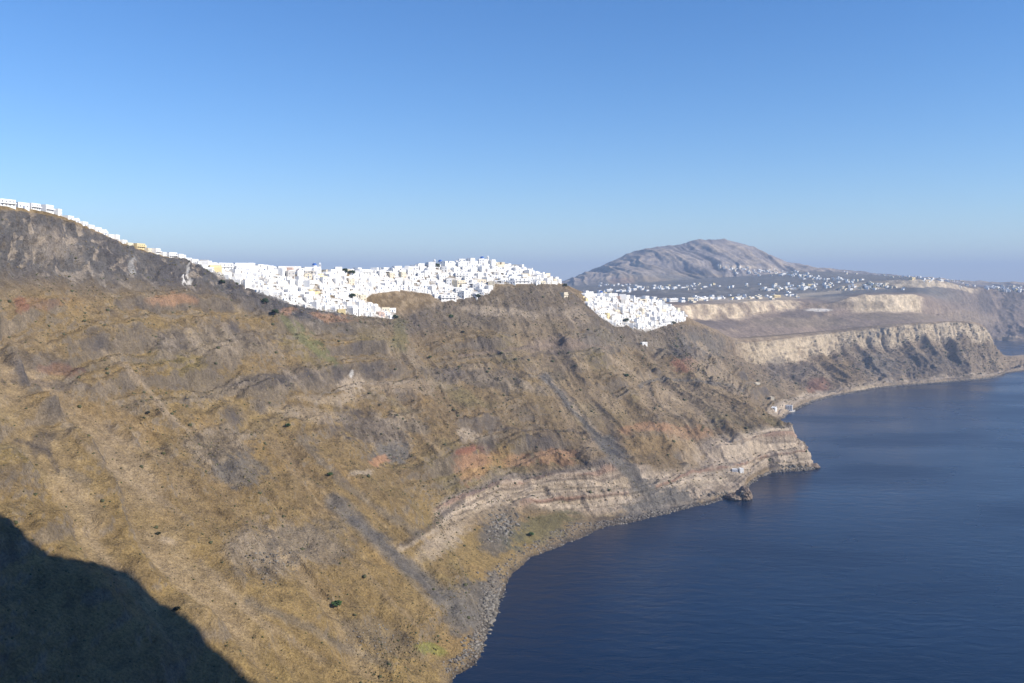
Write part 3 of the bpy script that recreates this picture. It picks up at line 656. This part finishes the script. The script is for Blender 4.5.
# churches first
churches = []
for ti, x, y, lab in [(0, 321, 268, "white domed church with bell tower on the crest of the left town"), (1, 486, 262, "white blue-domed church on the hilltop of the middle town"),
                      (2, 606, 294, "white domed church at the peak of the right town"), (1, 436, 268, "white church with blue dome beside dark trees in the middle town")]:
    d2 = (PX-x)**2+(PY-y)**2+1e6*((Vg < 6.8) | (Vg > 8.4)); a = np.unravel_index(np.argmin(d2), d2.shape)
    p = GA[a]; churches.append((p, lab)); claim(tuple(p), 15)
    r = put("church", parts_of("church", "white"), (p[0], p[1], p[2]+.5), facing(NG[a])+rng.uniform(-.3, .3), 1, 1, 1)
    tag(r, lab, "church")
for ti, a in cand:
    p = GA[a]; kind = pick_kind(); d = {"long": 14.5, "step": 10.5, "porch": 10.5, "flat": 10, "tall": 8.6, "vault": 9}[kind]
    d *= 1.22 if ti < 2 else 1.34
    if not free(p, d): continue
    claim(tuple(p), d)
    cc = rng.choices(["white", "cream", "yellow", "grey", "rose"], [92, 5, 1, 1, 1] if PX[a] < 500 or ti == 2 else [80, 17, 1, 1, 1])[0]
    n = NG[a]; rz = facing(n) + rng.gauss(0, .22)
    s = 1.36 if ti < 2 else 1.5
    placed.append((ti, kind, cc, p.copy(), rz, (rng.uniform(.85, 1.2)*s, rng.uniform(.9, 1.1)*s, rng.uniform(.7, 1.05)*s)))
# the row of houses along the rim at far left
def rim_pt(x):
    best = None; vv = int(np.argmin(np.abs(Vg[0]-7.9))); row = PX[:, vv]
    i = int(np.argmin(np.abs(row-x)+1e6*(GA[:, vv, 1] > 1300)+1e6*(GA[:, vv, 1] < 500))); return GA[i, vv], NG[i, vv]
for x, kind, cc, sx, sz in [(-14, "long", "white", 1.1, 1), (8, "long", "white", .9, 1), (24, "flat", "white", 1.4, 1.3), (36, "long", "white", .75, .95), (50, "long", "white", .7, 1.15), (60, "tall", "white", 1.1, .95), (71, "flat", "white", .9, .8), (78, "vault", "white", .8, .8),
        (86, "flat", "white", 1, .9), (92, "step", "white", .9, .9), (99, "flat", "white", 1.0, 1), (106, "vault", "white", .9, 1.1), (112, "step", "white", .9, .9), (118, "tall", "white", 1, .8), (125, "flat", "white", .9, .9), (131, "step", "cream", .8, .8),
        (141, "long", "yellow", .62, .85), (150, "step", "cream", .9, 1), (158, "long", "white", .5, .9), (165, "flat", "white", .8, 1), (173, "long", "white", .55, .9), (181, "tall", "white", 1.2, .9), (188, "step", "white", 1, 1.1), (195, "flat", "white", 1, 1.1), (202, "porch", "white", .8, 1)]:
    p, n = rim_pt(x)
    placed.append((3, kind, cc, p+np.array([0, 0, -.3]), facing(n)+rng.gauss(0, .1), ((sx*1.35 if 66 < x else sx), 1.2, sz*(1.15 if x > 66 else 1))))
# lone houses lower on the slope
for x, y, kind, cc in [(645, 344, "flat", "white"), (566, 296, "long", "cream"), (735, 471, "flat", "white"), (742, 472, "tall", "white"), (776, 410, "long", "white"), (787, 408, "long", "white"), (770, 398, "flat", "cream"), (758, 384, "flat", "cream")]:
    r = hit(x, y+1)
    if r: placed.append((5, kind, cc, np.array(r[0])+np.array([0, 0, .4]), math.atan2(r[1].y, r[1].x)+math.pi/2, (.75, .8, .8) if y > 460 else (1.15, 1, 1.1)))
# the scattered villages below the mountain
r2 = random.Random(11)
FARPX = []
def band(x0, x1, y0, y1, n):
    for k in range(int(n*2.1)): t = r2.random(); FARPX.append((x0+t*(x1-x0), y0+(y1-y0)*t+r2.gauss(0, 1.2)))
band(690, 800, 300, 296, 34); band(760, 835, 291, 287, 16); band(1000, 1024, 290, 290, 8); band(718, 800, 267, 274, 22); band(735, 850, 272, 279, 20); band(800, 905, 277, 288, 22); band(770, 832, 290, 285, 16); band(838, 905, 289, 287, 14)
band(908, 968, 279, 281, 16); band(985, 1030, 288, 289, 18); band(600, 715, 292, 285, 20); band(600, 690, 284, 290, 14); band(835, 925, 272, 279, 10); band(690, 840, 288, 284, 12); band(640, 700, 300, 301, 12); band(940, 1000, 284, 288, 6)
for x, y in FARPX:
    r = hit(x, y)
    if r is None or r[3] < 2300: continue
    D = r[3]; kind = r2.choice(["flat", "flat", "long", "tall", "step", "vault"]); p = np.array(r[0])
    if not free(p, 12): continue
    claim(tuple(p), 12)
    s = r2.uniform(1.0, 1.55)
    placed.append((4, kind, r2.choices(["white", "cream", "yellow", "grey"], [70, 22, 4, 4])[0], p, r2.uniform(.55, 1.35), (s*1.35, s, s*r2.uniform(.8, 1.1))))
KW = dict(flat=(10.4, 4.6), tall=(7.6, 7.9), vault=(8, 5.4), step=(12, 6.5), porch=(12, 4.3), long=(20, 7.3))
def size_px(q): w_, h_ = KW[q[1]]; return w_*h_*q[5][0]*q[5][2]*(F/q[3][1])**2
placed.sort(key=lambda q: -size_px(q))
single, mass = placed[:296], placed[296:]
print("HOUSES", len(placed), [sum(1 for q in placed if q[0] == t) for t in range(6)], "single", [sum(1 for q in single if q[0] == t) for t in range(6)])
# labels: what it looks like, where in its town, and last its order among look-alikes
TN = ["left town", "middle town", "right town", "the far left rim", "the far plain", "the lower slope"]
GRP = ["houses of the left clifftop town", "houses of the middle hilltop town", "houses of the right town below the mountain", "houses along the rim at far left", "houses scattered on the plain below the mountain", "lone houses on the lower slope and shore"]
def zone(q):
    x, y = to_px(q[3]); t = q[0]
    if t == 3: return "on the cliff rim above dark rock" if x < 60 else "on the descending rim above grey cliffs" if x < 135 else "on the rim beside the left town"
    if t == 4: return "on the plain below the mountain" if x < 720 else "on the plain right of the mountain" if x < 850 else "on the far clifftop at right"
    if t == 5: return "on the open brown slope" if y < 380 else "at the small harbour" if y < 430 else "at the headland waterline"
    xs = [to_px(p[3]) for p in placed if p[0] == t]; near = [b for a, b in xs if abs(a-x) < 14]
    lo, hi = min(near), max(near); f = (y-lo)/(hi-lo+1e-6)
    x0, x1 = min(a for a, b in xs), max(a for a, b in xs); g = (x-x0)/(x1-x0)
    v = "skyline" if f < .2 else "upper" if f < .5 else "lower" if f < .8 else "bottom"
    h = ["left", "centre-left", "centre", "centre-right", "right"][min(4, int(g*5))]
    return f"in {v} {h} of {TN[t]}" if v != "skyline" else f"on {h} skyline of {TN[t]}"
byk = {}
for q in single: byk.setdefault((q[2], q[1], zone(q)), []).append(q)
NUM = ["", "", "two", "three", "four", "five", "six", "seven", "eight", "nine", "ten"]
ORD = ["leftmost", "second", "third", "fourth", "fifth", "sixth", "seventh", "eighth", "ninth"]
PLUR = dict(flat="flat-roofed houses", tall="tall narrow houses", vault="barrel-vaulted houses", step="stepped terraced houses", porch="shaded-porch houses", long="long blocks")
SING = dict(flat="flat-roofed house", tall="tall narrow house", vault="barrel-vaulted house", step="stepped terraced house", porch="low shaded-porch house", long="long two-storey block")
for (cc, kind, zn), L_ in byk.items():
    L_.sort(key=lambda q: to_px(q[3])[0])
    for i, q in enumerate(L_):
        n = len(L_)
        if n == 1: lab = f"{CLR[cc]} {SING[kind]} {zn}"
        else:
            o = "leftmost" if i == 0 else "rightmost" if i == n-1 else ORD[i]+" from left"
            lab = f"{o} of {NUM[n] if n < 11 else 'the'} {CLR[cc]} {PLUR[kind]} {zn}"
        r = put("house", parts_of(kind, cc), tuple(q[3]), q[4], *q[5])
        tag(r, lab, "house", GRP[q[0]])
if mass:
    MM = {}
    for q in mass:
        c, s_ = math.cos(q[4]), math.sin(q[4]); sx, sy, sz = q[5]
        for nm, me in parts_of(q[1], q[2]):
            mt = me.materials[0]; V_, F_, I_ = MM.setdefault("x", ([], [], [])); b = len(V_)
            for v in me.vertices:
                x, y, z = v.co.x*sx, v.co.y*sy, v.co.z*sz; V_.append((q[3][0]+x*c-y*s_, q[3][1]+x*s_+y*c, q[3][2]+z))
            for f in me.polygons: F_.append(tuple(b+i for i in f.vertices)); I_.append(mt)
    V_, F_, I_ = MM["x"]; me = bpy.data.meshes.new("distant_houses"); me.from_pydata(V_, [], F_)
    ml = list(dict.fromkeys(I_)); [me.materials.append(m_) for m_ in ml]
    me.polygons.foreach_set("material_index", [ml.index(m_) for m_ in I_]); me.update()
    o = bpy.data.objects.new("distant_houses", me); col.objects.link(o); tag(o, "smaller white houses crowding the towns and dotting the plain below the mountain", "houses", kind="stuff")

# ------------------------------------------------------------------ scrub, rubble, shrubs, rocks
def cloud_mesh(name, items, mat, kind="stuff"):
    """items: (pos, radii, seed colour) -> one mesh of small uneven clumps"""
    t = (1+5**.5)/2
    iv = np.array([(-1, t, 0), (1, t, 0), (-1, -t, 0), (1, -t, 0), (0, -1, t), (0, 1, t), (0, -1, -t), (0, 1, -t), (t, 0, -1), (t, 0, 1), (-t, 0, -1), (-t, 0, 1)])/math.sqrt(1+t*t)
    fi = np.array([(0, 11, 5), (0, 5, 1), (0, 1, 7), (0, 7, 10), (0, 10, 11), (1, 5, 9), (5, 11, 4), (11, 10, 2), (10, 7, 6), (7, 1, 8), (3, 9, 4), (3, 4, 2), (3, 2, 6), (3, 6, 8), (3, 8, 9), (4, 9, 5), (2, 4, 11), (6, 2, 10), (8, 6, 7), (9, 8, 1)])
    R = np.random.default_rng(5); n = len(items)
    P = np.array([i[0] for i in items]); Rr = np.array([i[1] for i in items]); Cc = np.array([i[2] for i in items])
    v = iv[None]*R.uniform(.6, 1.3, (n, 12, 1))
    an = R.uniform(0, 6.28, n); c, s_ = np.cos(an)[:, None], np.sin(an)[:, None]
    vx = v[..., 0]*c-v[..., 1]*s_; vy = v[..., 0]*s_+v[..., 1]*c
    v = np.stack([vx, vy, v[..., 2]], -1)*Rr[:, None, :]+P[:, None, :]
    f = fi[None]+(np.arange(n)*12)[:, None, None]
    me = bpy.data.meshes.new(name); me.vertices.add(n*12); me.vertices.foreach_set("co", v.reshape(-1).astype(np.float32))
    me.loops.add(n*60); me.loops.foreach_set("vertex_index", f.reshape(-1).astype(np.int32)); me.polygons.add(n*20); me.polygons.foreach_set("loop_start", np.arange(0, n*60, 3, dtype=np.int32)); me.update(calc_edges=True)
    at = me.color_attributes.new("rock_colour", "FLOAT_COLOR", "POINT"); c4 = np.ones((n*12, 4), np.float32); c4[:, :3] = np.repeat(Cc, 12, axis=0); at.data.foreach_set("color", c4.reshape(-1))
    me.materials.append(mat); o = bpy.data.objects.new(name, me); col.objects.link(o); return tag(o, kind=kind)
R = np.random.default_rng(3)
nu, nv = GA.shape[:2]
M_loose = ground_mat("scrub_and_stone", fine=2.5, bump=.2, amt=.3)
it = []
iu = R.integers(0, nu, 60000); ivv = R.integers(0, nv, 60000)
for a, b in zip(iu, ivv):
    p = GA[a, b]; v = Vg[a, b]
    if p[2] < 12 or v > 7 or v < 1.5 or not (-60 < PX[a, b] < 1024) or PY[a, b] > 740 or NG[a, b, 2] < .5: continue
    if R.random() > .42: continue
    r = R.uniform(.35, .95)*(.55+p[1]/1300); tone = R.random()
    big = R.random() < .035
    if big: r *= 2.1
    c = (.085, .088, .045) if big else (.095, .09, .045) if tone < .4 else (.17, .13, .065) if tone < .75 else (.26, .20, .11) if tone < .93 else (.07, .085, .035)
    it.append((p+np.array([0, 0, r*.2]), (r, r, r*.7), c))
tag(cloud_mesh("scrub", it, M_loose), "low dry scrub speckling the brown caldera slope", "scrub")
it = []
for (cx_, cy_, sx_, sy_, n_, r0, r1) in [(492, 610, 12, 26, 700, .8, 3.2), (480, 645, 14, 12, 200, .7, 2.4), (503, 525, 14, 13, 260, 1, 3.2), (560, 547, 40, 6, 160, .7, 2), (375, 640, 30, 14, 160, .4, 1.2), (660, 512, 20, 5, 120, .8, 2.0), (270, 560, 26, 18, 160, .5, 1.6), (720, 494, 16, 2.5, 80, 1, 2.6), (795, 467, 14, 2, 60, 1.2, 3)]:
    for k in range(n_):
        r = hit(R.normal(cx_, sx_*.6), R.normal(cy_, sy_*.6))
        if r is None or r[0].z < -2: continue
        s_ = r0+(r1-r0)*R.random()**3; tone = R.uniform(.11, .26)
        it.append((np.array(r[0]), (s_, s_*.8, s_*.7), (tone, tone*.9, tone*.76)))
sh = np.argwhere((Vg > .98) & (Vg < 1.45) & (UI > 4.5) & (UI < 24) & (GA[..., 2] > -.6) & (GA[..., 2] < 7))
for a, b in sh[R.choice(len(sh), min(len(sh), 6500), replace=False)]:
    p = GA[a, b]; s_ = (.35+1.7*R.random()**3)*(.6+p[1]/2200); tone = R.uniform(.09, .27)
    it.append((p+R.normal(0, .5, 3)*np.array([1, 1, 0]), (s_, s_*.85, s_*.65), (tone, tone*.88, tone*.74)))
tag(cloud_mesh("boulder_rubble", it, M_loose), "pale grey boulders strewn along the shore and the rockfall", "rubble")

def clump_tree(name, p, h, r, seed, label, cat, group, leaf, stemless=False):
    R_ = np.random.default_rng(seed); root = bpy.data.objects.new(name, None); col.objects.link(root); root.location = tuple(p)
    t = MB().prism(0, 0, -1.2, h*.45, r*.12, 6).mesh("trunk", M['wood']); o = bpy.data.objects.new("trunk", t); o.parent = root; col.objects.link(o)
    its = []
    for k in range(46):
        a, u = R_.uniform(0, 6.28), R_.uniform(-.55, 1); q = math.sqrt(1-u*u)*R_.uniform(.55, 1)
        s_ = r*R_.uniform(.16, .34); tone = R_.uniform(.6, 1.4)
        its.append(((r*q*math.cos(a), r*q*math.sin(a), h*.62+h*.36*u), (s_, s_, s_*.8), tuple(x*tone for x in leaf)))
    c = cloud_mesh("crown", its, M_loose, kind=None); c.parent = root
    return tag(root, label, cat, group)
G1 = "dark trees among the white houses"; G2 = "lone shrubs on the brown slope"
for k, (x, y, h, r, lab) in enumerate([(345, 273, 8, 5, "dark green tree in the gap between the left and middle towns"), (352, 274, 7, 5, "dark tree at the left end of the middle town skyline"), (437, 268, 9, 5, "tall dark tree on the skyline of the middle town"),
        (265, 303, 7, 5, "dark green tree below the left end of the left town"), (275, 314, 7, 5, "dark tree standing alone under the left town above the green patch"), (222, 283, 5, 4, "dark bush at the lower left tip of the left town"), (395, 318, 6, 5, "dark tree at the bottom tip of the middle town"),
        (626, 322, 9, 6, "dark tree in the notch at the bottom of the right town"), (673, 324, 8, 6, "dark tree at the lower right corner of the right town"), (565, 287, 8, 5, "dark tree beside the cream house at the ridge end"), (352, 297, 6, 5, "dark tree in the gully between left and middle towns"), (478, 297, 6, 5, "dark tree under the middle town's lower edge")]):
    q = hit(x, y+1)
    if q: clump_tree("tree", q[0], h, r, 500+k, lab, "tree", G1, (.035, .05, .022))
for k, (x, y, h, r, lab) in enumerate([(337, 606, 3.2, 4, "bright green rounded shrub low on the slope near the shore"), (158, 535, 1.8, 1.8, "small dark shrub just above the big shadow"), (177, 610, 1.8, 2.2, "dark shrub right at the edge of the big shadow"), (148, 414, 2.4, 2.2, "small dark shrub on the middle of the left slope"),
        (288, 427, 3.4, 2.6, "dark green shrub below the ribbed grey outcrop"), (330, 476, 3.2, 2.6, "dark green shrub at the head of the grey scree chute"), (451, 318, 5, 4.5, "olive green bush below the middle town"), (531, 536, 4, 3.5, "green bush on the talus above the cove"), (463, 333, 3.5, 3, "small dark shrub on slope under the middle town"),
        (627, 377, 5, 4, "dark green shrub beside the pale diagonal gully"), (430, 358, 3, 2.6, "small green shrub on the middle of the brown slope")]):
    q = hit(x, y)
    if q: clump_tree("shrub", q[0], h, r, 560+k, lab, "shrub", G2, (.05, .085, .03) if "green" in lab else (.04, .042, .025))

# sea stack off the headland
bpy.context.view_layer.update()
import bmesh
def rock(name, loc, rad, seed, label):
    bm = bmesh.new(); bmesh.ops.create_icosphere(bm, subdivisions=5, radius=1)
    v = np.array([x.co for x in bm.verts]); n = fbm(v, .9, 5, seed)+.35*fbm(v, .35, 4, seed+9, ridged=True)
    v = v*(1+.38*n)[:, None]*np.array(rad); v[:, 2] += rad[2]*.35
    for a, b_ in zip(bm.verts, v): a.co = b_
    me = bpy.data.meshes.new(name); bm.to_mesh(me); bm.free()
    c4 = np.ones((len(me.vertices), 4), np.float32); tn = fbm(v, 5, 4, seed+20)
    c = np.zeros((len(v), 3), np.float32); c[:] = PAL['mauve']; k = sstep(-.1, .5, tn)[:, None]; c = c*(1-k)+PAL['pale']*k; k = sstep(3, 0, v[:, 2])[:, None]; c = c*(1-k)+PAL['dark']*k
    c4[:, :3] = c; at = me.color_attributes.new("rock_colour", "FLOAT_COLOR", "POINT"); at.data.foreach_set("color", c4.reshape(-1))
    me.materials.append(M_slope); o = bpy.data.objects.new(name, me); col.objects.link(o); o.location = loc; return tag(o, label, "rock")
q = shore(746, 500); rock("sea_stack", tuple(q+np.array([0, 6, 0])), (10, 11, 12), 71, "pinkish brown sea stack rising from the water off the headland")
q = shore(735, 499); rock("sea_rock", tuple(q), (15, 9, 6), 77, "low dark rock shelf beside the sea stack")
q = shore(812, 468); rock("sea_rock", tuple(q), (11, 8, 6), 83, "small pale rock at the tip of the headland")

# harbour quay
q0, q1 = shore(772, 416), shore(792, 411)
d = (q1-q0); ln = np.linalg.norm(d); an = math.atan2(d[1], d[0])
root = bpy.data.objects.new("quay", None); col.objects.link(root); root.location = tuple(q0); root.rotation_euler = (0, 0, an)
for nm, mb, mt in [("deck", MB().box(0, ln, -8, 8, 2.2, 2.6), M['grey']), ("wall", MB().box(0.3, ln-.3, -7.7, 7.7, -6, 2.2), M['grey'])]:
    o = bpy.data.objects.new(nm, mb.mesh(nm, mt)); o.parent = root; col.objects.link(o)
tag(root, "pale stone quay along the waterline of the small harbour", "quay")
